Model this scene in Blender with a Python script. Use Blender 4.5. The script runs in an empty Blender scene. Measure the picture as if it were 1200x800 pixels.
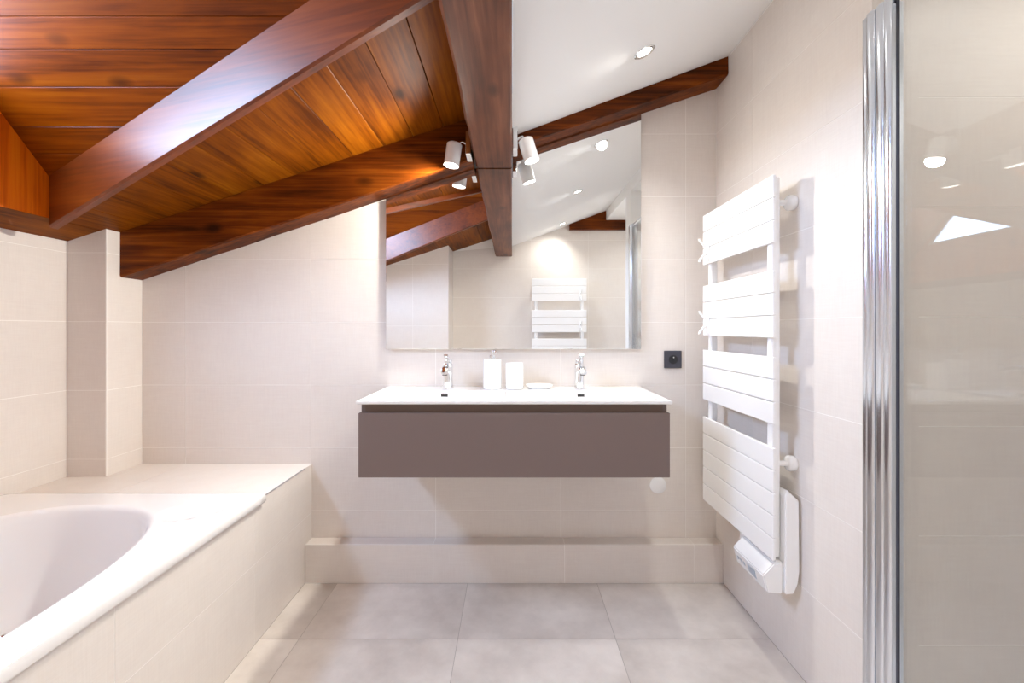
import bpy, bmesh, math, random
from mathutils import Vector, Matrix, noise
random.seed(4)
scene = bpy.context.scene
COL = scene.collection
H = 1.176                      # camera height above the floor
# ------------------------------------------------------------------ camera
cam_d = bpy.data.cameras.new('camera'); cam = bpy.data.objects.new('camera', cam_d); COL.objects.link(cam)
cam.location = (0, 0, H); cam.rotation_euler = (math.pi/2, 0, 0)
cam_d.sensor_width = 36; cam_d.lens = 16.0; cam_d.shift_y = -14/1200; cam_d.clip_start = 0.02
scene.camera = cam
# ------------------------------------------------------------------ world, exposure
w = bpy.data.worlds.new('world'); scene.world = w; w.use_nodes = True
w.node_tree.nodes['Background'].inputs[0].default_value = (0.75, 0.86, 1.0, 1)
w.node_tree.nodes['Background'].inputs[1].default_value = 0.6
vs = scene.view_settings
scene.display_settings.display_device = 'sRGB'
vs.view_transform = 'Standard'; vs.look = 'None'; vs.gamma = 1.0; vs.use_curve_mapping = False
vs.exposure = 0.96
P_BEAM, P_DOWN, P_WINDOW = 33.0, 13.5, 22.0
C_LAMP = (1.0, 0.96, 0.87); C_DOWN = (1.0, 0.985, 0.94); C_SKY = (0.5, 0.68, 1.0)
try:
    scene.cycles.max_bounces = 14; scene.cycles.diffuse_bounces = 8; scene.cycles.glossy_bounces = 6
    scene.cycles.transparent_max_bounces = 12; scene.cycles.sample_clamp_indirect = 6
except Exception: pass

# ------------------------------------------------------------------ materials
def nt(name):
    m = bpy.data.materials.new(name); m.use_nodes = True
    t = m.node_tree; b = t.nodes['Principled BSDF']
    return m, t, b, t.links.new
def S(b, **k):
    for n, v in k.items():
        i = b.inputs[n.replace('_', ' ')]
        i.default_value = (*v, 1) if isinstance(v, tuple) and len(v) == 3 else v
def lin(r, g, b):
    f = lambda c: c/12.92 if c <= .04045 else ((c+.055)/1.055)**2.4
    return tuple(f(c/255) for c in (r, g, b))
def plain(name, col, rough=.5, metal=0, coat=0, **k):
    m, t, b, L = nt(name); S(b, Base_Color=col, Roughness=rough, Metallic=metal, Coat_Weight=coat, Coat_Roughness=.08, **k)
    # faint unevenness so nothing is perfectly flat
    n = t.nodes.new('ShaderNodeTexNoise'); n.inputs['Scale'].default_value = 35; n.inputs['Detail'].default_value = 3
    r = t.nodes.new('ShaderNodeMapRange'); r.inputs[3].default_value = max(0, rough-.03); r.inputs[4].default_value = min(1, rough+.03)
    c = t.nodes.new('ShaderNodeTexCoord'); L(c.outputs['Object'], n.inputs['Vector']); L(n.outputs[0], r.inputs[0]); L(r.outputs[0], b.inputs['Roughness'])
    return m
def tile_mat(name, c1, c2, rough, scale, weave=True, bump=.03):
    m, t, b, L = nt(name)
    g = t.nodes.new('ShaderNodeNewGeometry'); oi = t.nodes.new('ShaderNodeObjectInfo')
    ad = t.nodes.new('ShaderNodeVectorMath'); ad.operation = 'MULTIPLY_ADD'
    cx = t.nodes.new('ShaderNodeCombineXYZ')
    for i in range(3): L(oi.outputs['Random'], cx.inputs[i])
    ad.inputs[1].default_value = (1, 1, 1); L(g.outputs['Position'], ad.inputs[0])
    sc = t.nodes.new('ShaderNodeVectorMath'); sc.operation = 'SCALE'; sc.inputs['Scale'].default_value = 17; L(cx.outputs[0], sc.inputs[0])
    L(sc.outputs[0], ad.inputs[2])
    n = t.nodes.new('ShaderNodeTexNoise'); n.inputs['Scale'].default_value = scale; n.inputs['Detail'].default_value = 6; n.inputs['Roughness'].default_value = .62
    L(ad.outputs[0], n.inputs['Vector'])
    fac = n.outputs[0]
    mp = t.nodes.new('ShaderNodeMapping'); mp.inputs['Scale'].default_value = (14, 14, 240)
    mq = t.nodes.new('ShaderNodeMapping'); mq.inputs['Scale'].default_value = (240, 240, 14)
    n1 = t.nodes.new('ShaderNodeTexNoise'); n1.inputs['Scale'].default_value = 1.0; n1.inputs['Detail'].default_value = 2
    n2 = t.nodes.new('ShaderNodeTexNoise'); n2.inputs['Scale'].default_value = 1.0; n2.inputs['Detail'].default_value = 2
    if weave:
        L(ad.outputs[0], mp.inputs[0]); L(ad.outputs[0], mq.inputs[0]); L(mp.outputs[0], n1.inputs['Vector']); L(mq.outputs[0], n2.inputs['Vector'])
        a = t.nodes.new('ShaderNodeMath'); a.operation = 'ADD'; L(n1.outputs[0], a.inputs[0]); L(n2.outputs[0], a.inputs[1])
        a2 = t.nodes.new('ShaderNodeMath'); a2.operation = 'MULTIPLY_ADD'; a2.inputs[1].default_value = .5; L(a.outputs[0], a2.inputs[0]); a2.inputs[2].default_value = -.25
        a3 = t.nodes.new('ShaderNodeMath'); a3.operation = 'MULTIPLY_ADD'; a3.inputs[1].default_value = .5; L(n.outputs[0], a3.inputs[0]); L(a2.outputs[0], a3.inputs[2])
        fac = a3.outputs[0]
    cr = t.nodes.new('ShaderNodeValToRGB'); cr.color_ramp.elements[0].position = .3; cr.color_ramp.elements[1].position = .7
    cr.color_ramp.elements[0].color = (*c1, 1); cr.color_ramp.elements[1].color = (*c2, 1)
    L(fac, cr.inputs[0]); L(cr.outputs[0], b.inputs['Base Color'])
    bp = t.nodes.new('ShaderNodeBump'); bp.inputs['Strength'].default_value = bump; bp.inputs['Distance'].default_value = .002
    L(fac, bp.inputs['Height']); L(bp.outputs[0], b.inputs['Normal'])
    S(b, Roughness=rough); b.inputs['Specular IOR Level'].default_value = .35
    return m
def wood_mat(name, dark, mid, light, axis='x', rot=0.0, rough=.3, coat=.35, knots=True, var=.25, grain=1.0, coat_rough=.16, spec=.3):
    m, t, b, L = nt(name); N = t.nodes.new
    g = N('ShaderNodeNewGeometry'); oi = N('ShaderNodeObjectInfo')
    r0 = N('ShaderNodeMapping'); r0.inputs['Rotation'].default_value = (0, 0, rot); L(g.outputs['Position'], r0.inputs[0])
    cx = N('ShaderNodeCombineXYZ')
    for i in range(3): L(oi.outputs['Random'], cx.inputs[i])
    sc = N('ShaderNodeVectorMath'); sc.operation = 'SCALE'; sc.inputs['Scale'].default_value = 23; L(cx.outputs[0], sc.inputs[0])
    ad = N('ShaderNodeVectorMath'); ad.operation = 'ADD'; L(r0.outputs[0], ad.inputs[0]); L(sc.outputs[0], ad.inputs[1])
    def stretched(a, c):
        mp = N('ShaderNodeMapping'); mp.inputs['Scale'].default_value = {'x': (a, c, c), 'y': (c, a, c), 'z': (c, c, a)}[axis]
        L(ad.outputs[0], mp.inputs[0]); return mp.outputs[0]
    n1 = N('ShaderNodeTexNoise'); n1.inputs['Scale'].default_value = 1; n1.inputs['Detail'].default_value = 7; n1.inputs['Roughness'].default_value = .62; n1.inputs['Distortion'].default_value = .6
    L(stretched(1.3, 17*grain), n1.inputs['Vector'])
    n2 = N('ShaderNodeTexNoise'); n2.inputs['Scale'].default_value = 1; n2.inputs['Detail'].default_value = 4
    L(stretched(3, 90*grain), n2.inputs['Vector'])
    n3 = N('ShaderNodeTexNoise'); n3.inputs['Scale'].default_value = 1; n3.inputs['Detail'].default_value = 3
    L(stretched(2.2, 5), n3.inputs['Vector'])
    mx = N('ShaderNodeMath'); mx.operation = 'MULTIPLY_ADD'; mx.inputs[1].default_value = .35; L(n2.outputs[0], mx.inputs[0])
    mb = N('ShaderNodeMath'); mb.operation = 'MULTIPLY_ADD'; mb.inputs[1].default_value = .35; L(n3.outputs[0], mb.inputs[0]); L(mx.outputs[0], mb.inputs[2])
    ma = N('ShaderNodeMath'); ma.operation = 'MULTIPLY_ADD'; ma.inputs[1].default_value = .5; L(n1.outputs[0], ma.inputs[0]); ma.inputs[2].default_value = -.1
    L(ma.outputs[0], mx.inputs[2])
    cr = N('ShaderNodeValToRGB'); e = cr.color_ramp.elements
    e[0].position = .37; e[0].color = (*dark, 1); e[1].position = .66; e[1].color = (*light, 1)
    k = e.new(.51); k.color = (*mid, 1)
    L(mb.outputs[0], cr.inputs[0]); out = cr.outputs[0]
    # board to board difference
    hv = N('ShaderNodeHueSaturation'); mr = N('ShaderNodeMapRange'); b.inputs['Specular IOR Level'].default_value = spec; mr.inputs[3].default_value = 1-var; mr.inputs[4].default_value = 1+var
    L(oi.outputs['Random'], mr.inputs[0]); L(mr.outputs[0], hv.inputs['Value']); L(out, hv.inputs['Color']); out = hv.outputs[0]
    if knots:
        vo = N('ShaderNodeTexVoronoi'); vo.inputs['Scale'].default_value = 1; L(stretched(3.2, 6.5), vo.inputs['Vector'])
        kr = N('ShaderNodeMapRange'); kr.inputs[1].default_value = .06; kr.inputs[2].default_value = .19; kr.inputs[3].default_value = .85; kr.inputs[4].default_value = 0
        L(vo.outputs['Distance'], kr.inputs[0])
        mm = N('ShaderNodeMix'); mm.data_type = 'RGBA'; L(kr.outputs[0], mm.inputs['Factor']); L(out, mm.inputs['A']); mm.inputs['B'].default_value = (*[c*.3 for c in dark], 1)
        out = mm.outputs['Result']
    L(out, b.inputs['Base Color'])
    bp = N('ShaderNodeBump'); bp.inputs['Strength'].default_value = .12; bp.inputs['Distance'].default_value = .002; L(mb.outputs[0], bp.inputs['Height']); L(bp.outputs[0], b.inputs['Normal'])
    S(b, Roughness=rough, Coat_Weight=coat, Coat_Roughness=coat_rough)
    return m
M = {}
M['tile'] = tile_mat('wall_tile', lin(225, 217, 210), lin(231, 224, 217), .42, 9)
M['grout'] = plain('grout', lin(248, 244, 239), .8)
M['floor_tile'] = tile_mat('floor_tile', lin(200, 191, 183), lin(236, 229, 222), .36, 3.2, weave=False, bump=.05)
M['floor_grout'] = plain('floor_grout', lin(176, 168, 160), .8)
M['plaster'] = plain('plaster', lin(238, 238, 237), .8)
M['wood_a'] = wood_mat('plank_wood', lin(78, 34, 0), lin(120, 60, 2), lin(144, 82, 8), 'y', var=.08, rough=.5, coat=.0, spec=.1)
M['wood_b'] = wood_mat('dormer_plank_wood', lin(82, 31, 0), lin(120, 52, 0), lin(136, 67, 2), 'x', var=.10, rough=.42, coat=.03, spec=.12)
M['wood_g'] = wood_mat('gable_wood', lin(186, 80, 2), lin(220, 108, 6), lin(232, 130, 16), 'z', var=.06, coat=.05, rough=.5, spec=.2)
M['wood_t'] = wood_mat('trimmer_wood', lin(84, 34, 3), lin(116, 50, 6), lin(134, 64, 12), 'x', rot=math.atan(.333), rough=.4, coat=.33, var=.05, knots=False, coat_rough=.32)
M['wood_r'] = wood_mat('rafter_wood', lin(54, 20, 1), lin(104, 46, 3), lin(144, 74, 12), 'x', var=.05, rough=.5, coat=.02, spec=.12)
M['wood_m'] = wood_mat('main_beam_wood', lin(74, 37, 18), lin(106, 58, 33), lin(134, 82, 52), 'y', var=.05, rough=.5, coat=.1, spec=.25, grain=.8)
M['white'] = plain('white_lacquer', lin(246, 246, 246), .25, coat=.3)
M['ceramic'] = plain('white_ceramic', lin(247, 247, 247), .12, coat=.5)
M['acrylic'] = plain('bath_acrylic', lin(242, 240, 239), .16, coat=.4)
M['chrome'] = plain('chrome', (.86, .88, .90), .10, metal=1)
M['alu'] = plain('polished_aluminium', (.72, .76, .82), .2, metal=1)
M['dark'] = plain('dark_gap', (.02, .02, .02), .5)
M['taupe'] = plain('taupe_lacquer', lin(116, 99, 93), .42)
M['taupe_d'] = plain('taupe_recess', lin(112, 92, 80), .5)
M['anthracite'] = plain('anthracite_plastic', lin(62, 62, 72), .4)
M['black'] = plain('black_plastic', lin(24, 24, 28), .45)
M['screen'] = plain('grey_display', lin(176, 188, 200), .3)
M['mirror'] = plain('mirror_silver', (.93, .94, .935), .0, metal=1)
M['mirror'].node_tree.nodes['Principled BSDF'].inputs['Roughness'].default_value = 0
for l in list(M['mirror'].node_tree.links):
    if l.to_socket.name == 'Roughness': M['mirror'].node_tree.links.remove(l)
def glass_mat(name, tint):
    m = bpy.data.materials.new(name); m.use_nodes = True; t = m.node_tree; t.nodes.clear(); N = t.nodes.new; L = t.links.new
    o = N('ShaderNodeOutputMaterial'); tr = N('ShaderNodeBsdfTransparent'); tr.inputs[0].default_value = (*tint, 1)
    gl = N('ShaderNodeBsdfGlossy'); gl.inputs['Roughness'].default_value = 0.0; gl.inputs[0].default_value = (.95, .97, .97, 1)
    g = N('ShaderNodeNewGeometry'); dp = N('ShaderNodeVectorMath'); dp.operation = 'DOT_PRODUCT'; L(g.outputs['Normal'], dp.inputs[0]); L(g.outputs['Incoming'], dp.inputs[1])
    def mth(op, a, b):
        n = N('ShaderNodeMath'); n.operation = op
        for i, v in enumerate((a, b)):
            if v is None: continue
            if isinstance(v, (int, float)): n.inputs[i].default_value = v
            else: L(v, n.inputs[i])
        return n.outputs[0]
    ab = mth('ABSOLUTE', dp.outputs['Value'], None); om = mth('SUBTRACT', 1.0, ab); p5 = mth('POWER', om, 5.0)
    fac = mth('ADD', mth('MULTIPLY', p5, .96), .04); mx = N('ShaderNodeMixShader')
    L(fac, mx.inputs[0]); L(tr.outputs[0], mx.inputs[1]); L(gl.outputs[0], mx.inputs[2]); L(mx.outputs[0], o.inputs[0])
    return m
M['glass'] = glass_mat('clear_glass', (.985, .99, .985))
def emit(name, col, s):
    m = bpy.data.materials.new(name); m.use_nodes = True; t = m.node_tree; t.nodes.clear()
    o = t.nodes.new('ShaderNodeOutputMaterial'); e = t.nodes.new('ShaderNodeEmission'); e.inputs[0].default_value = (*col, 1); e.inputs[1].default_value = s
    t.links.new(e.outputs[0], o.inputs[0]); return m
M['bulb'] = emit('lit_bulb', (1, .95, .88), 14)
M['sky_pane'] = emit('daylit_pane', C_SKY, P_WINDOW)

# ------------------------------------------------------------------ helpers
def link(name, me, mat=None, parent=None, loc=(0, 0, 0), smooth=False):
    o = bpy.data.objects.new(name, me); COL.objects.link(o); o.location = loc
    if mat is not None and not me.materials: me.materials.append(M[mat])
    if parent: o.parent = parent
    if smooth:
        for p in me.polygons: p.use_smooth = True
    return o
def obj(name, bm, mat, parent=None, loc=(0, 0, 0), smooth=False, angle=None):
    bmesh.ops.recalc_face_normals(bm, faces=bm.faces)
    me = bpy.data.meshes.new(name); bm.to_mesh(me); bm.free()
    o = link(name, me, mat, parent, loc, smooth or angle is not None)
    if angle is not None: me.set_sharp_from_angle(angle=math.radians(angle))
    return o
def tag(o, label, cat, group=None):
    o['label'] = label; o['category'] = cat
    if group: o['group'] = group
    return o
def struct(o): o['kind'] = 'structure'; return o
def thing(name, label, cat, loc=(0, 0, 0), group=None):
    o = bpy.data.objects.new(name, None); COL.objects.link(o); o.location = loc; o.empty_display_size = .1
    return tag(o, label, cat, group)
def add_box(bm, a, b, bevel=0, seg=2):
    r = bmesh.ops.create_cube(bm, size=1)
    vv = r['verts']; a = Vector(a); b = Vector(b)
    for v in vv: v.co = Vector((a[i]+(b[i]-a[i])*(v.co[i]+.5) for i in range(3)))
    if bevel:
        es = set(e for v in vv for e in v.link_edges)
        bmesh.ops.bevel(bm, geom=list(es), offset=bevel, segments=seg, affect='EDGES', profile=.5)
    return vv
def box(name, a, b, mat, parent=None, bevel=0, seg=2, loc=(0, 0, 0)):
    bm = bmesh.new(); add_box(bm, a, b, bevel, seg)
    return obj(name, bm, mat, parent, loc, angle=12 if bevel else None)
def add_prism(bm, pts, off):
    off = Vector(off); n = len(pts)
    a = [bm.verts.new(Vector(p)) for p in pts]; b = [bm.verts.new(Vector(p)+off) for p in pts]
    bm.faces.new(a); bm.faces.new(b[::-1])
    for i in range(n): bm.faces.new((a[i], b[i], b[(i+1) % n], a[(i+1) % n]))
def prism(name, pts, off, mat, parent=None, bevel=0, loc=(0, 0, 0)):
    bm = bmesh.new(); add_prism(bm, pts, off)
    if bevel: bmesh.ops.bevel(bm, geom=bm.edges[:], offset=bevel, segments=2, affect='EDGES', profile=.5)
    return obj(name, bm, mat, parent, loc, angle=12 if bevel else None)
def add_lathe(bm, prof, n=32, mtx=Matrix()):
    rings = []
    for r, z in prof:
        if r < 1e-6: rings.append([bm.verts.new(mtx @ Vector((0, 0, z)))])
        else: rings.append([bm.verts.new(mtx @ Vector((r*math.cos(2*math.pi*i/n), r*math.sin(2*math.pi*i/n), z))) for i in range(n)])
    for A, B in zip(rings, rings[1:]):
        for i in range(n):
            j = (i+1) % n
            if len(A) == 1 and len(B) == 1: continue
            if len(A) == 1: bm.faces.new((A[0], B[i], B[j]))
            elif len(B) == 1: bm.faces.new((A[i], A[j], B[0]))
            else: bm.faces.new((A[i], A[j], B[j], B[i]))
def lathe(name, prof, mat, parent=None, n=32, mtx=Matrix(), loc=(0, 0, 0), angle=40):
    bm = bmesh.new(); add_lathe(bm, prof, n, mtx); return obj(name, bm, mat, parent, loc, angle=angle)
def axis_mtx(p, d):
    return Matrix.Translation(Vector(p)) @ Vector((0, 0, 1)).rotation_difference(Vector(d).normalized()).to_matrix().to_4x4()
def add_tube(bm, pts, r, n=12):
    pts = [Vector(p) for p in pts]; rings = []
    for i, p in enumerate(pts):
        d = (pts[min(i+1, len(pts)-1)]-pts[max(i-1, 0)]).normalized()
        q = Vector((0, 0, 1)).rotation_difference(d)
        rings.append([bm.verts.new(p+q @ Vector((r*math.cos(2*math.pi*k/n), r*math.sin(2*math.pi*k/n), 0))) for k in range(n)])
    for A, B in zip(rings, rings[1:]):
        for i in range(n): bm.faces.new((A[i], A[(i+1) % n], B[(i+1) % n], B[i]))
    bm.faces.new(rings[0][::-1]); bm.faces.new(rings[-1])
def clip(poly, a, b, c):       # keep a*u+b*v+c >= 0
    out = []
    for i in range(len(poly)):
        p, q = poly[i], poly[(i+1) % len(poly)]
        fp, fq = a*p[0]+b*p[1]+c, a*q[0]+b*q[1]+c
        if fp >= 0: out.append(p)
        if (fp >= 0) != (fq >= 0):
            s = fp/(fp-fq); out.append((p[0]+(q[0]-p[0])*s, p[1]+(q[1]-p[1])*s))
    return out
def area(p): return abs(sum(p[i][0]*p[(i+1) % len(p)][1]-p[(i+1) % len(p)][0]*p[i][1] for i in range(len(p))))/2
CACHE = {}
def tiles(parent, o, u, v, nrm, poly, ju, jv, mat='tile', gap=.0025, th=.0009, name='tile'):
    """lay single tiles over polygon poly (u,v) of a plane; each is a mesh of its own, proud of the joints"""
    o, u, v, nrm = Vector(o), Vector(u), Vector(v), Vector(nrm)
    us = [p[0] for p in poly]; vs_ = [p[1] for p in poly]
    ju = [min(us)]+[j for j in ju if min(us)+.012 < j < max(us)-.012]+[max(us)]
    jv = [min(vs_)]+[j for j in jv if min(vs_)+.012 < j < max(vs_)-.012]+[max(vs_)]
    for a0, a1 in zip(ju, ju[1:]):
        for b0, b1 in zip(jv, jv[1:]):
            p = poly; h = gap/2
            for k in ((1, 0, -(a0+h)), (-1, 0, a1-h), (0, 1, -(b0+h)), (0, -1, b1-h)):
                p = clip(p, *k)
                if len(p) < 3: break
            if len(p) < 3 or area(p) < 2e-4: continue
            loc = o+u*a0+v*b0
            loc = loc
            rel = [(x-a0, y-b0) for x, y in p]
            key = (mat, name, tuple(u), tuple(v), tuple(nrm), th, tuple((round(x, 4), round(y, 4)) for x, y in rel))
            if key not in CACHE:
                bm = bmesh.new(); base = [u*x+v*y for x, y in rel]
                ins = .0008; cxy = (sum(x for x, _ in rel)/len(rel), sum(y for _, y in rel)/len(rel))
                add_prism(bm, base, nrm*th)
                bmesh.ops.recalc_face_normals(bm, faces=bm.faces)
                me = bpy.data.meshes.new(name); bm.to_mesh(me); bm.free(); me.materials.append(M[mat]); CACHE[key] = me
            t = bpy.data.objects.new(name, CACHE[key]); COL.objects.link(t); t.location = loc; t.parent = parent
R = lambda z: z+H              # heights measured from the camera -> from the floor
JZ = [R(-.868+.301*k) for k in range(0, 8)]
zA = lambda x: R(1.021+.327*x)         # timber ceiling
zW = lambda x: R(.875+.37*x)           # white ceiling
zR = lambda x: R(.827+.333*x)          # underside of the wall rafter
XL, XR, YB, YN = -1.945, .98, 2.184, -.45
T = .0009
# ------------------------------------------------------------------ floor
fl = struct(box('floor', (-2.05, -.55, -.1), (2.0, 2.3, -T), 'floor_grout'))
tiles(fl, (0, 0, -T), (1, 0, 0), (0, 1, 0), (0, 0, 1), [(-.96+.0, YN), (XR, YN), (XR, 2.11), (-.96, 2.11)], [-.81, -.206, .394], [-.07, .53, 1.13, 1.73], 'floor_tile', gap=.002)
tiles(fl, (0, 0, -T), (1, 0, 0), (0, 1, 0), (0, 0, 1), [(XR, YN), (1.6, YN), (1.6, .41), (XR, .41)], [.994], [-.07, .53], 'floor_tile', gap=.002)
# ------------------------------------------------------------------ walls
wb = struct(prism('wall_back', [(-1.775, YB+T, 0), (XR+.1, YB+T, 0), (XR+.1, YB+T, R(1.34)), (-.17, YB+T, R(1.1)), (-1.775, YB+T, R(.52))], (0, .12, 0), 'grout'))
tiles(wb, (0, YB+T, 0), (1, 0, 0), (0, 0, 1), (0, -1, 0), [(-1.775, 0), (XR, 0), (XR, zR(XR)+.015), (0, zR(0)+.015), (-1.775, zR(-1.775)+.015)], [-1.566, -.966, -.366, .234, .834], JZ)
wr = struct(box('wall_right', (XR+T, 1.25+T, 0), (XR+.1, YB+T, R(1.34)), 'grout'))
tiles(wr, (XR+T, 0, 0), (0, 1, 0), (0, 0, 1), (-1, 0, 0), [(1.25, 0), (YB, 0), (YB, zW(XR)-.004), (1.25, zW(XR)-.004)], [1.259, 1.859], JZ)
ws = struct(box('wall_shower', (XR+.1, 1.25+T, 0), (2.0, 1.37, R(1.34)), 'grout'))
tiles(ws, (0, 1.25+T, 0), (1, 0, 0), (0, 0, 1), (0, -1, 0), [(1.109, .04), (1.9, .04), (1.9, R(1.14)), (1.109, R(1.14))], [1.709], JZ)
box('corner_tile', (XR, 1.238, .04), (1.107, 1.25+T, R(1.14)), 'tile', ws)
wsr = struct(box('wall_shower_side', (1.9+T, .41, 0), (2.0, 1.25, R(1.34)), 'grout'))
tiles(wsr, (1.9+T, 0, 0), (0, 1, 0), (0, 0, 1), (-1, 0, 0), [(.58, .04), (1.25, .04), (1.25, R(1.14)), (.58, R(1.14))], [1.2], JZ)
wp = struct(box('wall_partition', (XR, .41, 0), (1.9, .58, R(1.14)), 'plaster'))
wl = struct(prism('wall_left', [(XL-T, -.1, 0), (XL-T, 1.99+T, 0), (XL-T, 1.99+T, R(.43)), (XL-T, -.1, R(.43))], (-.1, 0, 0), 'grout'))
tiles(wl, (XL-T, 0, 0), (0, 1, 0), (0, 0, 1), (1, 0, 0), [(-.1, 0), (1.99, 0), (1.99, zA(XL)), (-.1, zA(XL))], [.19, .79, 1.39], JZ)
pier = struct(prism('wall_left_pier', [(XL-.1, 1.99+T, 0), (-1.775-T, 1.99+T, 0), (-1.775-T, 1.99+T, zA(-1.775)), (XL-.1, 1.99+T, zA(XL-.1))], (0, .29, 0), 'grout'))
tiles(pier, (0, 1.99+T, 0), (1, 0, 0), (0, 0, 1), (0, -1, 0), [(XL, .5), (-1.775, .5), (-1.775, zA(-1.775)), (XL, zA(XL))], [], JZ)
tiles(pier, (-1.775-T, 0, 0), (0, 1, 0), (0, 0, 1), (1, 0, 0), [(1.99, .5), (YB, .5), (YB, zA(-1.775)), (1.99, zA(-1.775))], [], JZ)
box('edge_trim', (-1.7765, 1.9885, .535), (-1.7725, 1.9925, zA(-1.775)-.004), 'grout', pier)
wn = struct(prism('wall_rear', [(-.7, YN-T, 0), (1.7, YN-T, 0), (1.7, YN-T, R(1.5)), (-.7, YN-T, R(1.5))], (0, -.1, 0), 'grout'))
tiles(wn, (0, YN-T, 0), (1, 0, 0), (0, 0, 1), (0, 1, 0), [(-.619, 0), (1.6, 0), (1.6, R(1.14)), (.98, R(1.14)), (.7, zW(.7)), (0, zW(0)), (-.619, zA(-.619))], [-.4, .2, .8, 1.4], JZ)
wq = struct(prism('wall_rear_bath', [(-2.05, -.1-T, 0), (-.619-T, -.1-T, 0), (-.619-T, -.1-T, zA(-.619)), (-2.05, -.1-T, zA(-2.05))], (0, -.34, 0), 'grout'))
tiles(wq, (0, -.1-T, 0), (1, 0, 0), (0, 0, 1), (0, 1, 0), [(XL, .3), (-.619, .3), (-.619, zA(-.619)), (XL, zA(XL))], [-1.566, -.966], JZ)
tiles(wq, (-.619-T, 0, 0), (0, 1, 0), (0, 0, 1), (1, 0, 0), [(YN, 0), (-.1, 0), (-.1, zA(-.619)), (YN, zA(-.619))], [], JZ)
wpr = struct(box('wall_passage', (1.6, YN, 0), (1.7, .41, R(1.14)), 'plaster'))
dr = struct(box('door_1', (1.565, -.42, .005), (1.598, .36, 2.06), 'white', bevel=.004))
bm = bmesh.new(); add_tube(bm, [(1.562, .28, 1.02), (1.53, .28, 1.02), (1.525, .27, 1.02), (1.525, .16, 1.02)], .009)
obj('door_handle', bm, 'chrome', dr, angle=50)
# lintel over the shower opening and flat soffit behind it
li = struct(box('trim_1', (XR, YN, R(1.14)), (XR+.1, 1.25, R(1.34)), 'plaster'))
sf = struct(box('ceiling_soffit', (XR+.1, YN, R(1.14)), (2.0, 1.25, R(1.24)), 'plaster'))
# ------------------------------------------------------------------ ceilings
ceil = struct(prism('ceiling', [(0.001, YN, zW(0)), (XR, YN, zW(XR)), (XR, YN, zW(XR)+.12), (0.001, YN, zW(0)+.12)], (0, YB-YN, 0), 'plaster'))
zAf = lambda x, y: zA(x)
ca = struct(prism('ceiling_timber', [(x, y, zA(x)+.022) for x, y in clip([(-2.05, 1.0), (-.13, 1.0), (-.13, 2.3), (-2.05, 2.3)], .333, 1, -1.169-.02)], (0, 0, .03), 'wood_r'))
tA = lambda x: 1.169-.333*x          # far trimmer, face towards the dormer
tN = lambda x: .558+.297*x           # near trimmer
def lift(poly, zf, th=.018):
    return [(x, y, zf(x, y)) for x, y in poly], (0, 0, th)
def plank(poly, zf, mat, parent, name='plank'):
    if len(poly) < 3 or area(poly) < 4e-4: return
    p, off = lift(poly, zf); bm = bmesh.new(); add_prism(bm, p, off)
    es = [] if mat == 'wood_b' else [e for e in bm.edges if all(abs(v.co.z-zf(v.co.x, v.co.y)) < 1e-5 for v in e.verts)]
    if es: bmesh.ops.bevel(bm, geom=es, offset=.0012, segments=1, affect='EDGES')
    c = Vector((sum(q[0] for q in p)/len(p), sum(q[1] for q in p)/len(p), sum(q[2] for q in p)/len(p)))
    bmesh.ops.translate(bm, verts=bm.verts, vec=-c)
    obj(name, bm, mat, parent, loc=c)
zAf = lambda x, y: zA(x)
xs = [XL, -1.8]+[-1.8+.1353*k for k in range(1, 13)]
for x0, x1 in zip(xs, xs[1:]):
    g = .0012
    rect = [(x0+g, -.448), (x1-g, -.448), (x1-g, YB-.002), (x0+g, YB-.002)]
    if x1 <= -1.79:
        plank(clip(rect, 0, 1, .1), zAf, 'wood_a', ca); continue
    far = clip(rect, .333, 1, -(1.169+.02)); near = clip(rect, .297, -1, .558-.02)
    if x1 < -1.775+.1: far = clip(far, 0, 1, -1.0)
    plank(far, zAf, 'wood_a', ca); plank(near, zAf, 'wood_a', ca)
cn = struct(prism('ceiling_timber_rear', [(x, y, zA(x)+.022) for x, y in clip([(-2.05, -.55), (-.13, -.55), (-.13, 1.0), (-2.05, 1.0)], .297, -1, .558-.02)], (0, 0, .03), 'wood_r'))
zB = lambda x, y: R(2.399-1.02*y); zBn = lambda x, y: R(.595+1.02*y); YR = .884
xd = -.11
cb = struct(prism('ceiling_dormer', [(x, y, zB(x, y)+.03) for x, y in clip([(-1.9, YR), (-.05, YR), (-.05, 2.0), (-1.9, 2.0)], -.333, -1, 1.169+.05)], (0, 0, .05), 'wood_r'))
cbn = struct(prism('ceiling_dormer_rear', [(x, y, zBn(x, y)+.03) for x, y in clip([(-1.9, -.1), (-.05, -.1), (-.05, YR), (-1.9, YR)], -.297, 1, -.558+.05)], (0, 0, .05), 'wood_r'))
yj = [YR, .97, 1.055, 1.14, 1.225, 1.28, 1.342, 1.405, 1.467, 1.545, 1.637, 1.706, 1.79]
for y0, y1 in zip(yj, yj[1:]):
    plank(clip([(-1.8, y0+.0016), (xd, y0+.0016), (xd, y1-.0016), (-1.8, y1-.0016)], -.333, -1, 1.169+.02), zB, 'wood_b', cb)
yk = [0.0, .08, .165, .25, .335, .42, .505, .59, .675, .76, .845, YR]
for y0, y1 in zip(yk, yk[1:]):
    plank(clip([(-1.8, y0+.0016), (xd, y0+.0016), (xd, y1-.0016), (-1.8, y1-.0016)], -.297, 1, -.558+.02), zBn, 'wood_b', cbn)
de = struct(prism('wall_dormer_end', [(-.11, YN, R(1.0)), (-.11, YB, R(1.0)), (-.11, YB, R(1.25)), (-.11, YR, R(1.6)), (-.11, YN, R(1.25))], (.08, 0, 0), 'plaster'))
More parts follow.
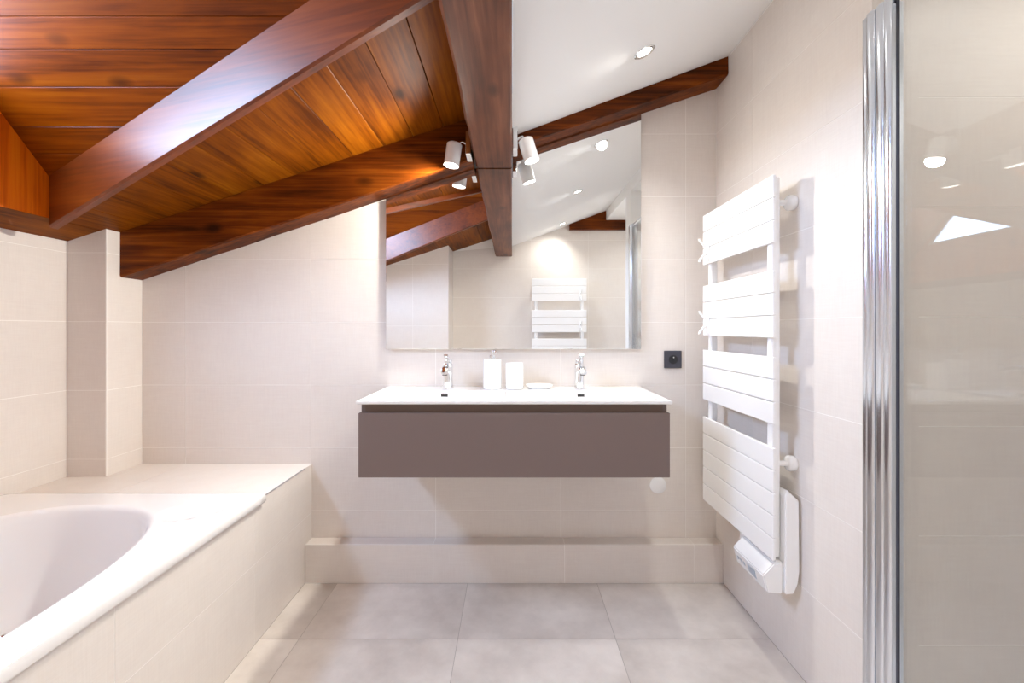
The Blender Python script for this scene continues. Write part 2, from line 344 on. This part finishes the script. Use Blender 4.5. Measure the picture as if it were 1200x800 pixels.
# gable of the dormer, boarded, with a triangular window
gb = [(-.0, 0)]
wg = struct(thing('wall_gable', 'x', 'x')); del wg['label']; del wg['category']
G0, G1, W0, W1, WZ, WA = .02, 1.777, .215, 1.553, .76, 1.44
gz = lambda y: min(zB(0, y), zBn(0, y))
def gboard(poly):     # poly in (y, z)
    prism('gable_board', [(-1.8, y, z) for y, z in poly], (-.03, 0, 0), 'wood_g', wg, loc=(0, 0, 0))
full = [(G0, zA(-1.8)+.001), (G1, zA(-1.8)+.001), (G1, gz(G1)), (YR, gz(YR)), (G0, gz(G0))]
cuts = [G0, W0, YR, W1, G1]
for y0, y1 in zip(cuts, cuts[1:]):
    p = clip(clip(full, 1, 0, -y0), -1, 0, y1)
    lowb = clip(p, 0, -1, R(WZ)); gboard(lowb)
    up = clip(p, 0, 1, -R(WZ)-.001)
    if y1 <= YR+1e-6: up = clip(up, -1.02, 1, -(R(WZ)-1.02*W0))
    else: up = clip(up, 1.02, 1, -(R(WZ)+1.02*W1))
    if len(up) > 2 and area(up) > 1e-4: gboard(up)
win = struct(thing('window_1', 'x', 'x', (-1.8, YR, R(WZ)))); del win['label']; del win['category']
tri = [(W0, R(WZ)), (W1, R(WZ)), (YR, R(WZ+1.02*(YR-W0)))]
ctr = (YR, R(WZ+.24)); sc_ = .93
inn = [(ctr[0]+(y-ctr[0])*sc_, ctr[1]+(z-ctr[1])*sc_) for y, z in tri]
for i in range(3):
    j = (i+1) % 3
    q = [tri[i], tri[j], inn[j], inn[i]]
    prism('window_frame', [(0, y-YR, z-R(WZ)) for y, z in q], (-.045, 0, 0), 'white', win)
prism('window_pane', [(-.02, y-YR, z-R(WZ)) for y, z in inn], (-.006, 0, 0), 'sky_pane', win)

# ------------------------------------------------------------------ timbers
def beam_mesh(bm, a, b, prof, n=24, wob=.0, seed=0):
    """prof(t) -> list of corner points at parameter t along a..b"""
    rings = []
    for i in range(n+1):
        t = i/n; pts = prof(t)
        rings.append([bm.verts.new(p+wob*Vector((noise.noise(p*5+Vector((seed, k, 0))), noise.noise(p*5+Vector((seed, k, 9))), noise.noise(p*5+Vector((seed, k, 19)))))) for k, p in enumerate(pts)])
    m = len(rings[0])
    for A, B in zip(rings, rings[1:]):
        for i in range(m): bm.faces.new((A[i], A[(i+1) % m], B[(i+1) % m], B[i]))
    bm.faces.new(rings[0]); bm.faces.new(rings[-1][::-1])
ch = .006
def mprof(t):
    y = 2.158+(YN+.002-2.158)*t
    wv = .006*noise.noise(Vector((1.7, y*4, 0)))+.003*noise.noise(Vector((5, y*14, 0)))
    xl = -.172+wv; zb = R(.766)
    return [Vector((xl, y, R(.94))), Vector((xl, y, zb+.012)), Vector((xl+.010, y, zb)), Vector((-ch, y, zb)), Vector((0, y, zb+ch)), Vector((0, y, R(.94)))]
bm = bmesh.new(); beam_mesh(bm, None, None, mprof, 70)
mb = obj('main_beam', bm, 'wood_m', angle=25); tag(mb, 'large brown timber beam running from the mirror to the rear wall', 'beam')
def rprof(x0, x1, top, y0=2.06, y1=YB-.001):
    def f(t):
        x = x0+(x1-x0)*t; zb = zR(x); zt = top(x)
        return [Vector((x, y0, zt)), Vector((x, y0, zb+ch)), Vector((x, y0+ch, zb)), Vector((x, y1, zb)), Vector((x, y1, zt))]
    return f
bm = bmesh.new(); beam_mesh(bm, None, None, rprof(-1.774, -.181, lambda x: zA(x)-.001), 40, .003, 3)
tag(obj('roof_rafter', bm, 'wood_r', angle=25), 'dark brown sloping rafter along the tiled wall under the timber ceiling', 'beam')
bm = bmesh.new(); beam_mesh(bm, None, None, rprof(.002, XR-.001, lambda x: zW(x)-.001), 30, .001, 8)
tag(obj('roof_rafter', bm, 'wood_r', angle=25), 'slim brown sloping rafter over the mirror below the white ceiling', 'beam')
def trimmer(line, sgn, x0, x1, label):
    s = .333
    def f(t):
        x = x0+(x1-x0)*t; zb = R(.995+.333*x); y = line(x); b = y+sgn*.034
        return [Vector((x, y, zb+.2)), Vector((x, y, zb+.008)), Vector((x, y+sgn*.008, zb)), Vector((x, b, zb)), Vector((x, b, zb+.2))]
    bm = bmesh.new(); beam_mesh(bm, None, None, f, 30, .0, 5)
    return tag(obj('trimmer_beam', bm, 'wood_t', angle=25), label, 'beam')
trimmer(tA, 1, -1.798, -.18, 'glossy reddish-brown diagonal beam between the two boarded ceiling slopes')
trimmer(tN, -1, -1.798, -.18, 'glossy brown diagonal beam mirrored beside the rear wall corner')
pts = [(.60, R(1.04)), (1.30, R(1.04)), (1.30, R(1.139)), (.979, R(1.139)), (.979, zW(.979)-.002), (.60, zW(.6)-.002)]
bm = bmesh.new(); add_prism(bm, [(x, YN+.0005, z) for x, z in pts], (0, .05, 0))
tag(obj('lintel_board', bm, 'wood_r'), 'short brown timber lintel on the rear wall under the white ceiling', 'beam')

# ------------------------------------------------------------------ bath surround, bath, ledge
PZ = R(-.643)
bs = thing('bath_surround', 'beige tiled surround and end shelf boxing in the white bathtub', 'bath surround', (-.96, 1.0, 0))
def rel(o, p): o.parent = p; o.location = Vector(o.location)-p.location; return o
rel(box('front_panel', (-1.0, -.1, 0), (-.96-T, 1.7505, PZ-.022), 'grout'), bs)
rel(box('end_shelf', (XL, 1.752, 0), (-.96-T, YB, PZ-T), 'grout'), bs)
class P_: pass
def tiles_on(parent, *a, **k):
    before = set(o.name for o in COL.objects)
    tiles(None, *a, **k)
    for o in [o for o in COL.objects if o.name not in before]: rel(o, parent)
tiles_on(bs, (-.96-T, 0, 0), (0, 1, 0), (0, 0, 1), (1, 0, 0), [(-.1, 0), (YB, 0), (YB, PZ-.0005), (1.752, PZ-.0005), (1.752, PZ-.022), (-.1, PZ-.022)], [.5, 1.1, 1.7], [R(-.876)])
tiles_on(bs, (0, 0, PZ-T), (1, 0, 0), (0, 1, 0), (0, 0, 1), [(XL, 1.752), (-.96-T, 1.752), (-.96-T, YB), (-1.775, YB), (-1.775, 1.99), (XL, 1.99)], [-1.566], [])
rel(box('edge_trim', (-.963, 1.76, PZ-.003), (-.9585, 2.11, PZ+.0005), 'alu'), bs)
lg = thing('tiled_ledge', 'low beige tiled ledge running along the wall foot below the vanity', 'ledge', (0, 2.11, 0))
rel(box('core', (-.96+.001, 2.11+T, 0), (XR-.001, YB-.001, R(-.997)-T), 'grout'), lg)
tiles_on(lg, (0, 2.11+T, 0), (1, 0, 0), (0, 0, 1), (0, -1, 0), [(-.959, 0.001), (XR-.001, 0.001), (XR-.001, R(-.997)), (-.959, R(-.997))], [-.366, .244, .844], [])
tiles_on(lg, (0, 0, R(-.997)-T), (1, 0, 0), (0, 1, 0), (0, 0, 1), [(-.959, 2.115), (XR-.001, 2.115), (XR-.001, YB-.001), (-.959, YB-.001)], [-.366, .244, .844], [])
# bath: rings from the rolled outer edge over the rim into the bowl
bt = thing('bathtub', 'white built-in bathtub with an oval bowl and a moulded soap recess', 'bathtub', (-1.45, .83, PZ))
bx0, bx1, by0, by1, zr = XL+.002, -.945, -.094, 1.75, R(-.626)
oc = Vector((-1.46, .83)); oa, ob = .415, .785
N = 260
def on_rect(th, ins):
    x0, x1, y0, y1 = bx0+ins, bx1-ins, by0+ins, by1-ins
    d = Vector((math.cos(th), math.sin(th))); t = 1e9
    for a, b, c in ((x0, oc.x, d.x), (x1, oc.x, d.x), (y0, oc.y, d.y), (y1, oc.y, d.y)):
        if abs(c) > 1e-9 and (a-b)/c > 0: t = min(t, (a-b)/c)
    return oc+d*t
def on_oval(th, s, e=2.5, dy=0):
    c, sn = math.cos(th), math.sin(th)
    r = 1/((abs(c)/oa)**e+(abs(sn)/ob)**e)**(1/e)
    return oc+Vector((c*r*s, sn*r*s+dy))
# angles dense at the rectangle corners
ths = sorted([2*math.pi*i/N for i in range(N)]+[math.atan2(y-oc.y, x-oc.x) % (2*math.pi) for x in (bx0, bx1) for y in (by0, by1)])
def dish(x, y):
    # soap recess between bowl and rim corner
    a = math.radians(38); X, Y = x+1.095, y-1.575
    u = (X*math.cos(a)+Y*math.sin(a))/.10; v = (-X*math.sin(a)+Y*math.cos(a))/.062
    q = (abs(u)**2.6+abs(v)**2.6)
    t = max(0, min(1, (1.3-q)/1.0)); return -.010*t*t*(3-2*t)
rings = []
for ins, z in ((0.004, -.036), (0.0, -.03), (0, -.012), (.003, -.005), (.008, -.0015), (.016, 0)):
    rings.append([(*on_rect(t, ins), zr+z) for t in ths])
K = 60
for k in range(1, K+1):
    f = k/K; row = []
    for t in ths:
        p = on_rect(t, .016).lerp(on_oval(t, 1.02), f); row.append((p.x, p.y, zr+dish(p.x, p.y)))
    rings.append(row)
for s, z in ((1.008, -.002), (1.0, -.006), (.992, -.014), (.985, -.03), (.97, -.10), (.94, -.22), (.90, -.32), (.85, -.375), (.77, -.405), (.6, -.418), (.3, -.424)):
    rings.append([(*on_oval(t, s, dy=0), zr+z) for t in ths])
bm = bmesh.new(); RV = [[bm.verts.new(p) for p in r] for r in rings]; m = len(ths)
for A, B in zip(RV, RV[1:]):
    for i in range(m): bm.faces.new((A[i], A[(i+1) % m], B[(i+1) % m], B[i]))
bm.faces.new(RV[-1])
rel(obj('tub', bm, 'acrylic', smooth=True), bt)
p = on_oval(math.radians(15), .985)
rel(lathe('overflow_dial', [(0, 0), (.018, 0), (.02, .006), (.018, .012), (.008, .014), (0, .014)], 'chrome', mtx=axis_mtx((p.x+.0, .945, zr-.028), (-1, -.1, .15))), bt)
rel(lathe('drain', [(0, 0), (.035, 0), (.035, .003), (.01, .007), (0, .007)], 'chrome', mtx=axis_mtx((oc.x, .35, zr-.423), (0, 0, 1))), bt)

# ------------------------------------------------------------------ vanity and washbasin
VX = .008; VF = 1.724; VT = R(-.272)
va = thing('vanity_cabinet', 'wall-hung taupe vanity cabinet with one wide handleless drawer', 'vanity', (VX, 2.0, R(-.56)))
def vbox(name, a, b, mat, bevel=0): return rel(box(name, a, b, mat, None, bevel), va)
c0, c1 = VX-.588, VX+.588
zt = VT-.0125
vbox('side_panel', (c0, VF+.03, R(-.56)), (c0+.016, YB-.001, zt), 'taupe')
vbox('side_panel', (c1-.016, VF+.03, R(-.56)), (c1, YB-.001, zt), 'taupe')
vbox('bottom_panel', (c0+.016, VF+.03, R(-.56)), (c1-.016, YB-.001, R(-.544)), 'taupe')
vbox('back_panel', (c0+.016, YB-.013, R(-.544)), (c1-.016, YB-.001, zt), 'taupe')
vbox('grip_recess', (c0+.016, VF+.028, R(-.33)), (c1-.016, VF+.043, zt), 'taupe_d')
vbox('drawer', (VX-.592, VF+.004, R(-.56)-.002), (VX+.592, VF+.026, R(-.317)), 'taupe', .0015)
# washbasin: height field with two shallow bowls
wbn = thing('washbasin', 'white double washbasin top on the taupe vanity', 'washbasin', (VX, 1.95, VT))
def sd_round(x, y, hx, hy, r):
    qx, qy = abs(x)-hx+r, abs(y)-hy+r
    return math.hypot(max(qx, 0), max(qy, 0))+min(max(qx, qy), 0)-r
def bowl(x, y):
    d = min(sd_round(x-VX+.302, y-1.90, .262, .135, .05), sd_round(x-VX-.302, y-1.90, .262, .135, .05))
    t = max(0, min(1, (-d)/.04)); t = t*t*(3-2*t)
    return -.085*t
x0, x1, y0, y1 = VX-.6, VX+.6, VF, YB-.001
nx, ny = 150, 58
bm = bmesh.new(); grid = []
for j in range(ny+1):
    row = []
    for i in range(nx+1):
        x = x0+(x1-x0)*i/nx; y = y0+(y1-y0)*j/ny
        row.append(bm.verts.new((x, y, VT+bowl(x, y))))
    grid.append(row)
for j in range(ny):
    for i in range(nx): bm.faces.new((grid[j][i], grid[j][i+1], grid[j+1][i+1], grid[j+1][i]))
bd = [grid[0][i] for i in range(nx+1)]+[grid[j][nx] for j in range(1, ny+1)]+[grid[ny][i] for i in range(nx-1, -1, -1)]+[grid[j][0] for j in range(ny-1, 0, -1)]
prev = bd
cx_, cy_ = VX, (y0+y1)/2
for ins, dz in ((0, -.0085), (.004, -.012), (.014, -.012)):
    cur = []
    for v in bd:
        sx = 1 if v.co.x > cx_ else -1
        x = v.co.x; y = v.co.y
        if abs(x-x0) < 1e-6: x += ins
        if abs(x-x1) < 1e-6: x -= ins
        if abs(y-y0) < 1e-6: y += ins
        if abs(y-y1) < 1e-6: y -= 0
        cur.append(bm.verts.new((x, y, VT+dz)))
    for i in range(len(bd)):
        j = (i+1) % len(bd); bm.faces.new((prev[i], prev[j], cur[j], cur[i]))
    prev = cur
rel(obj('basin_top', bm, 'ceramic', angle=55), wbn)
for s in (-1, 1):
    ox = VX+s*.302-.005
    rel(lathe('drain', [(0, 0), (.03, 0), (.03, .003), (.008, .006), (0, .006)], 'chrome', mtx=axis_mtx((ox, 1.9, VT-.0848), (0, 0, 1))), wbn)
    bm = bmesh.new(); add_box(bm, (ox-.02, 2.0125, VT-.0285), (ox+.02, 2.0245, VT-.011), .003)
    ov = rel(obj('overflow_slot', bm, 'chrome', angle=12), wbn)
    bm = bmesh.new(); add_box(bm, (ox-.015, 2.0115, VT-.025), (ox+.015, 2.0128, VT-.0145), .0005, 1)
    rel(obj('slot', bm, 'dark'), wbn)
def tap(x, label):
    t = thing('tap', label, 'tap', (x, 2.095, VT+.0002), 'basin taps')
    lathe('base_ring', [(0, 0), (.027, 0), (.027, .005), (.024, .007), (0, .007)], 'chrome', t)
    lathe('body', [(0, .007), (.0225, .007), (.0215, .05), (.0215, .108), (.0225, .112), (.019, .116), (0, .116)], 'chrome', t)
    bm = bmesh.new()   # spout sweeping forward over the bowl
    path = [(-.012, .082), (-.04, .096), (-.075, .1), (-.108, .092), (-.118, .084)]
    rr = []
    for k, (y, z) in enumerate(path):
        hw = .0185-.001*k; hh = .013-.0012*k
        rr.append([bm.verts.new((hw*math.copysign(abs(math.cos(a))**.6, math.cos(a)), y, z+hh*math.copysign(abs(math.sin(a))**.6, math.sin(a)))) for a in [2*math.pi*i/20 for i in range(20)]])
    for A, B in zip(rr, rr[1:]):
        for i in range(20): bm.faces.new((A[i], A[(i+1) % 20], B[(i+1) % 20], B[i]))
    bm.faces.new(rr[0]); bm.faces.new(rr[-1][::-1])
    sp = obj('spout', bm, 'chrome', t, angle=50)
    lathe('aerator', [(0, 0), (.011, 0), (.011, .012), (0, .012)], 'black', sp, n=20, mtx=axis_mtx((0, -.104, .072), (0, 0, 1)))
    hd = lathe('lever_hub', [(0, .116), (.018, .116), (.019, .128), (.015, .136), (0, .138)], 'chrome', t)
    bm = bmesh.new(); add_box(bm, (-.011, -.075, -.004), (.011, .01, .004), .003)
    bmesh.ops.transform(bm, matrix=Matrix.Translation((0, 0, .134)) @ Matrix.Rotation(math.radians(-18), 4, 'X'), verts=bm.verts)
    obj('lever', bm, 'chrome', t, angle=12)
    return t
tap(VX-.302, 'chrome basin mixer tap standing beside the soap dispenser')
tap(VX+.302, 'chrome basin mixer tap standing nearer the black wall socket')
# dispenser, tumbler, dish
sd = thing('soap_dispenser', 'white ceramic soap dispenser with chrome pump on the washbasin', 'soap dispenser', (-.09, 2.095, VT+.0003))
lathe('bottle', [(0, 0), (.039, 0), (.042, .003), (.042, .133), (.040, .136), (.016, .137), (.014, .139), (0, .139)], 'ceramic', sd, 40)
lathe('collar', [(0, .139), (.015, .139), (.015, .150), (.012, .152), (0, .152)], 'chrome', sd, 24)
lathe('pump_stem', [(0, .152), (.005, .152), (.005, .168), (.011, .168), (.011, .177), (0, .178)], 'chrome', sd, 20)
bm = bmesh.new(); add_tube(bm, [(0, 0, .173), (.01, -.022, .174), (.017, -.037, .171), (.019, -.041, .166)], .0042, 10); obj('spout', bm, 'chrome', sd, angle=50)
tm = thing('tumbler', 'plain white ceramic tumbler between the soap dispenser and the dish', 'tumbler', (.012, 2.085, VT+.0003))
lathe('cup', [(0, 0), (.037, 0), (.040, .003), (.041, .117), (.0395, .119), (.038, .117), (.036, .008), (0, .008)], 'ceramic', tm, 40)
dsh = thing('soap_dish', 'shallow white ceramic soap dish at the back of the washbasin', 'soap dish', (.125, 2.11, VT+.0003))
bm = bmesh.new(); add_lathe(bm, [(0, 0), (.05, 0), (.062, .012), (.064, .017), (.061, .018), (.05, .008), (0, .006)], 40)
bmesh.ops.scale(bm, vec=(1, .75, 1), verts=bm.verts); obj('dish', bm, 'ceramic', dsh, angle=50)

# ------------------------------------------------------------------ mirror
MF = 2.165
mr_ = thing('wall_mirror', 'large frameless wall mirror with a slanted top above the washbasin', 'mirror', (.008, MF, R(-.093)))
xm0, xm1 = -.6, .615
pts = [(xm0, MF, R(-.093)), (xm1, MF, R(-.093)), (xm1, MF, zR(xm1)-.004), (xm0, MF, zR(xm0)-.004)]
rel(prism('mirror_glass', pts, (0, .005, 0), 'mirror', bevel=.0012), mr_)
rel(box('backing', (xm0+.04, MF+.006, R(-.06)), (xm1-.04, YB-.0005, R(.55)), 'grout'), mr_)

# ------------------------------------------------------------------ socket, pipe cap
so = thing('wall_socket', 'anthracite square power socket on the tiled wall beside the mirror', 'socket', (.77, YB, R(-.143)))
box('frame', (-.0415, -.009, -.0415), (.0415, -.0003, .0415), 'anthracite', so, .002)
lathe('socket_well', [(0, .0), (.0175, .0), (.0195, .0012), (.0215, .0012), (.0215, 0), (.0195, -.0005)], 'black', so, 36, axis_mtx((0, -.0092, 0), (0, -1, 0)))
lathe('earth_pin', [(0, 0), (.0028, 0), (.0028, .008), (0, .0095)], 'chrome', so, 14, axis_mtx((0, -.009, .010), (0, -1, 0)))
for s in (-1, 1): lathe('contact_hole', [(0, 0), (.0028, 0), (.0028, .0012), (0, .0012)], 'dark', so, 14, axis_mtx((s*.0095, -.0092, -.001), (0, -1, 0)))
cp = lathe('pipe_cover', [(0, 0), (.04, 0), (.04, .003), (.036, .006), (0, .007)], 'white', None, 40, axis_mtx((0, 0, 0), (0, -1, 0)), (.70, YB-.0003, R(-.746)))
tag(cp, 'round white cap on the tiled wall below the vanity', 'wall cap')

# ------------------------------------------------------------------ towel radiators (local: wall plane x=0, faces -x, y from 0 to W)
def radiator(loc, rz, label):
    t = thing('towel_radiator', label, 'radiator', loc); t.rotation_euler.z = rz
    W = .565; xf = -.10
    tops = [(.523, 3), (.2, 3), (-.093, 3), (-.4, 5)]
    for sgn, y in ((0, .028), (1, W-.06)):
        bm = bmesh.new(); add_box(bm, (xf+.012, y, R(-.785)), (xf+.042, y+.032, R(.525)), .006, 2); obj('collector', bm, 'white', t, angle=12)
    for z0, n in tops:
        for k in range(n):
            zt_ = R(z0-.0768*k); bm = bmesh.new(); add_box(bm, (xf, 0, zt_-.0742), (xf+.0115, W, zt_), .003, 2); obj('slat', bm, 'white', t, angle=12)
    for y in (.045, W-.045):
        for z in (.44, -.464):
            b_ = lathe('wall_bracket', [(0, .0003), (.024, .0003), (.0265, .004), (.0265, .02), (.022, .026), (.011, .029), (.0095, .034), (.0095, .062), (0, .062)], 'white', t, 28, axis_mtx((0, y, R(z)), (-1, 0, 0)))
    # heater box behind the lowest slats with a tilted control panel below
    pr = [(-.010, R(-.58)), (-.048, R(-.545)), (-.056, R(-.565)), (-.056, R(-.895)), (-.028, R(-.893)), (-.014, R(-.86)), (-.010, R(-.82))]
    bm = bmesh.new(); add_prism(bm, [(x, .002, z) for x, z in pr], (0, .31, 0)); bmesh.ops.bevel(bm, geom=bm.edges[:], offset=.0025, segments=2, affect='EDGES'); obj('heater_box', bm, 'white', t, angle=12)
    pr = [(-.057, R(-.792)), (-.09, R(-.796)), (-.128, R(-.835)), (-.112, R(-.895)), (-.06, R(-.9))]
    bm = bmesh.new(); add_prism(bm, [(x, .012, z) for x, z in pr], (0, .21, 0)); bmesh.ops.bevel(bm, geom=bm.edges[:], offset=.004, segments=2, affect='EDGES'); cpn = obj('control_panel', bm, 'white', t, angle=12)
    a, b_ = Vector((-.128, 0, R(-.835))), Vector((-.112, 0, R(-.895))); nn = Vector((-.966, 0, -.258))
    def face_rect(name, y0, y1, f0, f1, mat):
        p = [a.lerp(b_, f)+Vector((0, y, 0))+nn*.0003 for y, f in ((y0, f0), (y1, f0), (y1, f1), (y0, f1))]
        prism(name, p, nn*.0012, mat, cpn)
    face_rect('display', .07, .12, .25, .72, 'screen')
    for y in (.145, .168, .19): face_rect('button', y, y+.01, .4, .6, 'screen')
    # two clip-on robe hooks
    for z in (.355, .032):
        hk = bpy.data.meshes.new('robe_hook'); bm = bmesh.new(); y = W-.062
        add_box(bm, (xf-.006, y-.012, R(z)-.05), (xf-.0005, y+.012, R(z)+.05), .002)
        for sg in (1, -1):
            add_tube(bm, [(xf-.004, y, R(z)+sg*.012), (xf-.02, y+.004, R(z)+sg*.022), (xf-.036, y+.006, R(z)+sg*.042), (xf-.038, y+.006, R(z)+sg*.052)], .0055, 10)
        obj('robe_hook', bm, 'white', t, angle=50)
    return t
radiator((XR, 1.535, 0), 0, 'white flat-slat towel radiator on the wall beside the shower screen')
radiator((.203, YN, 0), -math.pi/2, 'white flat-slat towel radiator on the rear wall opposite the mirror')

# ------------------------------------------------------------------ shower
st = thing('shower_tray', 'low white shower tray behind the glass screen', 'shower tray', (1.44, .91, 0))
bm = bmesh.new(); add_box(bm, (1.032, .582, 0), (1.898, 1.236, .04), .006); rel(obj('tray', bm, 'acrylic', angle=12), st)
rel(lathe('drain', [(0, 0), (.05, 0), (.05, .003), (0, .005)], 'chrome', mtx=axis_mtx((1.44, .9, .0401), (0, 0, 1))), st)
ss = thing('shower_screen', 'framed clear glass shower screen with tall polished aluminium profiles', 'shower screen', (XR, .9, 0))
ZT = R(.847)
def profile(name, ya, yb, xa, xb, mat='alu', round_=False, ztop=ZT):
    bm = bmesh.new()
    if round_:
        n = 14; pts = [(xb, ya)]
        for i in range(n+1):
            a = math.pi*i/n
            pts.append((xa+.006-(.006)*math.sin(a)**.6, (ya+yb)/2-(yb-ya)/2*math.cos(a)))
        pts.append((xb, yb))
        add_prism(bm, [(x, y, .004) for x, y in pts], (0, 0, ztop-.004))
    else: add_box(bm, (xa, ya, .004), (xb, yb, ztop), .003, 3)
    return rel(obj(name, bm, mat, angle=35), ss)
profile('wall_channel', 1.232, 1.2485, .960, 1.005)
profile('stile', 1.2035, 1.231, .955, 1.01, round_=True)
profile('stile', 1.1745, 1.2025, .957, 1.01, round_=True)
profile('seal', 1.2025, 1.2035, .961, 1.0, 'dark')
profile('stile', 1.149, 1.1735, .955, .972, round_=True)
profile('seal', 1.1465, 1.1487, .972, .9765, 'anthracite')
profile('stile', .655, .685, .957, 1.01, round_=True)
profile('stile', .618, .654, .955, 1.01, round_=True)
profile('wall_channel', .5815, .617, .960, 1.005)
rel(box('top_rail', (.965, .686, ZT-.02), (.996, 1.144, ZT), 'alu', None, .003), ss)
rel(box('bottom_rail', (.962, .686, .004), (1.0, 1.144, .05), 'alu', None, .003), ss)
rel(box('glass_pane', (.9775, .686, .0505), (.9835, 1.144, ZT-.0205), 'glass'), ss)

# ------------------------------------------------------------------ lamps
def spot(loc, aim, power, size, col, name, blend=.5):
    l = bpy.data.lights.new(name, 'SPOT'); l.energy = power; l.color = col; l.spot_size = math.radians(size); l.spot_blend = blend; l.shadow_soft_size = .03
    o = bpy.data.objects.new(name, l); COL.objects.link(o); o.location = loc
    o.rotation_euler = Vector(aim).to_track_quat('-Z', 'Y').to_euler(); return o
def beam_lamp(sx, xface, yb, zb, ctr, aim, label, power, laim):
    """chrome plate on the beam's side, short arm, white cylinder shade"""
    t = thing('spotlight', label, 'spotlight', (xface, yb, zb), 'beam spotlights')
    L0 = Vector((xface, yb, zb)); ax = Vector(aim).normalized(); c = Vector(ctr)-L0
    bm = bmesh.new(); add_box(bm, (min(sx*.0005, sx*.024), -.055, -.052), (max(sx*.0005, sx*.024), .035, .052), .004); obj('base_plate', bm, 'chrome', t, angle=12)
    top = c-ax*.052
    bm = bmesh.new(); add_tube(bm, [(sx*.022, 0, .012), (sx*.034, 0, .02), (sx*.045, -.002, .024), tuple(c-ax*.038+Vector((0, .0, .008)))], .0055, 10); obj('arm', bm, 'chrome', t, angle=50)
    mt = axis_mtx(c-ax*.05, ax)
    lathe('shade', [(0, 0), (.030, 0), (.034, .004), (.034, .100), (.032, .100), (.031, .05), (0, .05)], 'white', t, 36, mt)
    lathe('bulb', [(0, .051), (.029, .051), (.030, .082), (.026, .088), (0, .09)], 'bulb', t, 28, mt)
    s = spot(c+ax*.047, laim, power, 160, C_LAMP, 'spotlight_light', 1.0); s.parent = t; s.location = c+ax*.047
    return t
beam_lamp(-1, -.178, 2.03, R(.812), (-.262, 2.02, R(.775)), (-.14, -.05, -1), 'white cylinder spotlight on the beam side facing the timber ceiling', P_BEAM*1.65, (-1, -.75, -.55))
beam_lamp(1, 0.0005, 2.03, R(.835), (.074, 2.02, R(.795)), (.30, -.08, -1), 'white cylinder spotlight on the beam side facing the white ceiling', P_BEAM*.5, (.6, -.7, -.9))
slope = math.atan(.37); nd = Vector((math.sin(slope), 0, -math.cos(slope)))
def flat_downlight(c, lab, k):
    t = thing('downlight', lab, 'downlight', c)
    mt = axis_mtx((0, 0, -.0003), (0, 0, -1))
    lathe('ring', [(.026, .0), (.041, 0), (.041, .003), (.036, .006), (.028, .004), (.026, .0)], 'chrome', t, 40, mt)
    lathe('lens', [(0, .0005), (.0255, .0005), (.0255, .002), (0, .0025)], 'bulb', t, 32, mt)
    s = spot((0, 0, 0), (0, 0, -1), P_DOWN*k, 150, C_DOWN, 'downlight_light', .9); s.parent = t; s.location = (0, 0, -.012)
flat_downlight((1.2, .2, R(1.14)), 'round recessed downlight in the flat soffit by the white door', .8)
flat_downlight((1.45, .9, R(1.14)), 'unseen round downlight added in the flat soffit to brighten the shower', .5)  # unseen lamp, added to lift the light in the shower niche
for y, lab in ((1.74, 'round recessed ceiling downlight next to the wall with the mirror'), (.83, 'middle one of three round recessed ceiling downlights'), (-.24, 'round recessed ceiling downlight next to the rear wall')):
    c = Vector((.506, y, zW(.506)))+nd*.0003
    t = thing('downlight', lab, 'downlight', c, 'ceiling downlights')
    mt = axis_mtx((0, 0, 0), nd)
    lathe('ring', [(.026, .0), (.041, 0), (.041, .003), (.036, .006), (.028, .004), (.026, .0)], 'chrome', t, 40, mt)
    lathe('lens', [(0, .0005), (.0255, .0005), (.0255, .002), (0, .0025)], 'bulb', t, 32, mt)
    s = spot((0, 0, 0), Vector((-.32, 0, -1)), P_DOWN, 140, C_DOWN, 'downlight_light', 1.0); s.parent = t; s.location = nd*.012
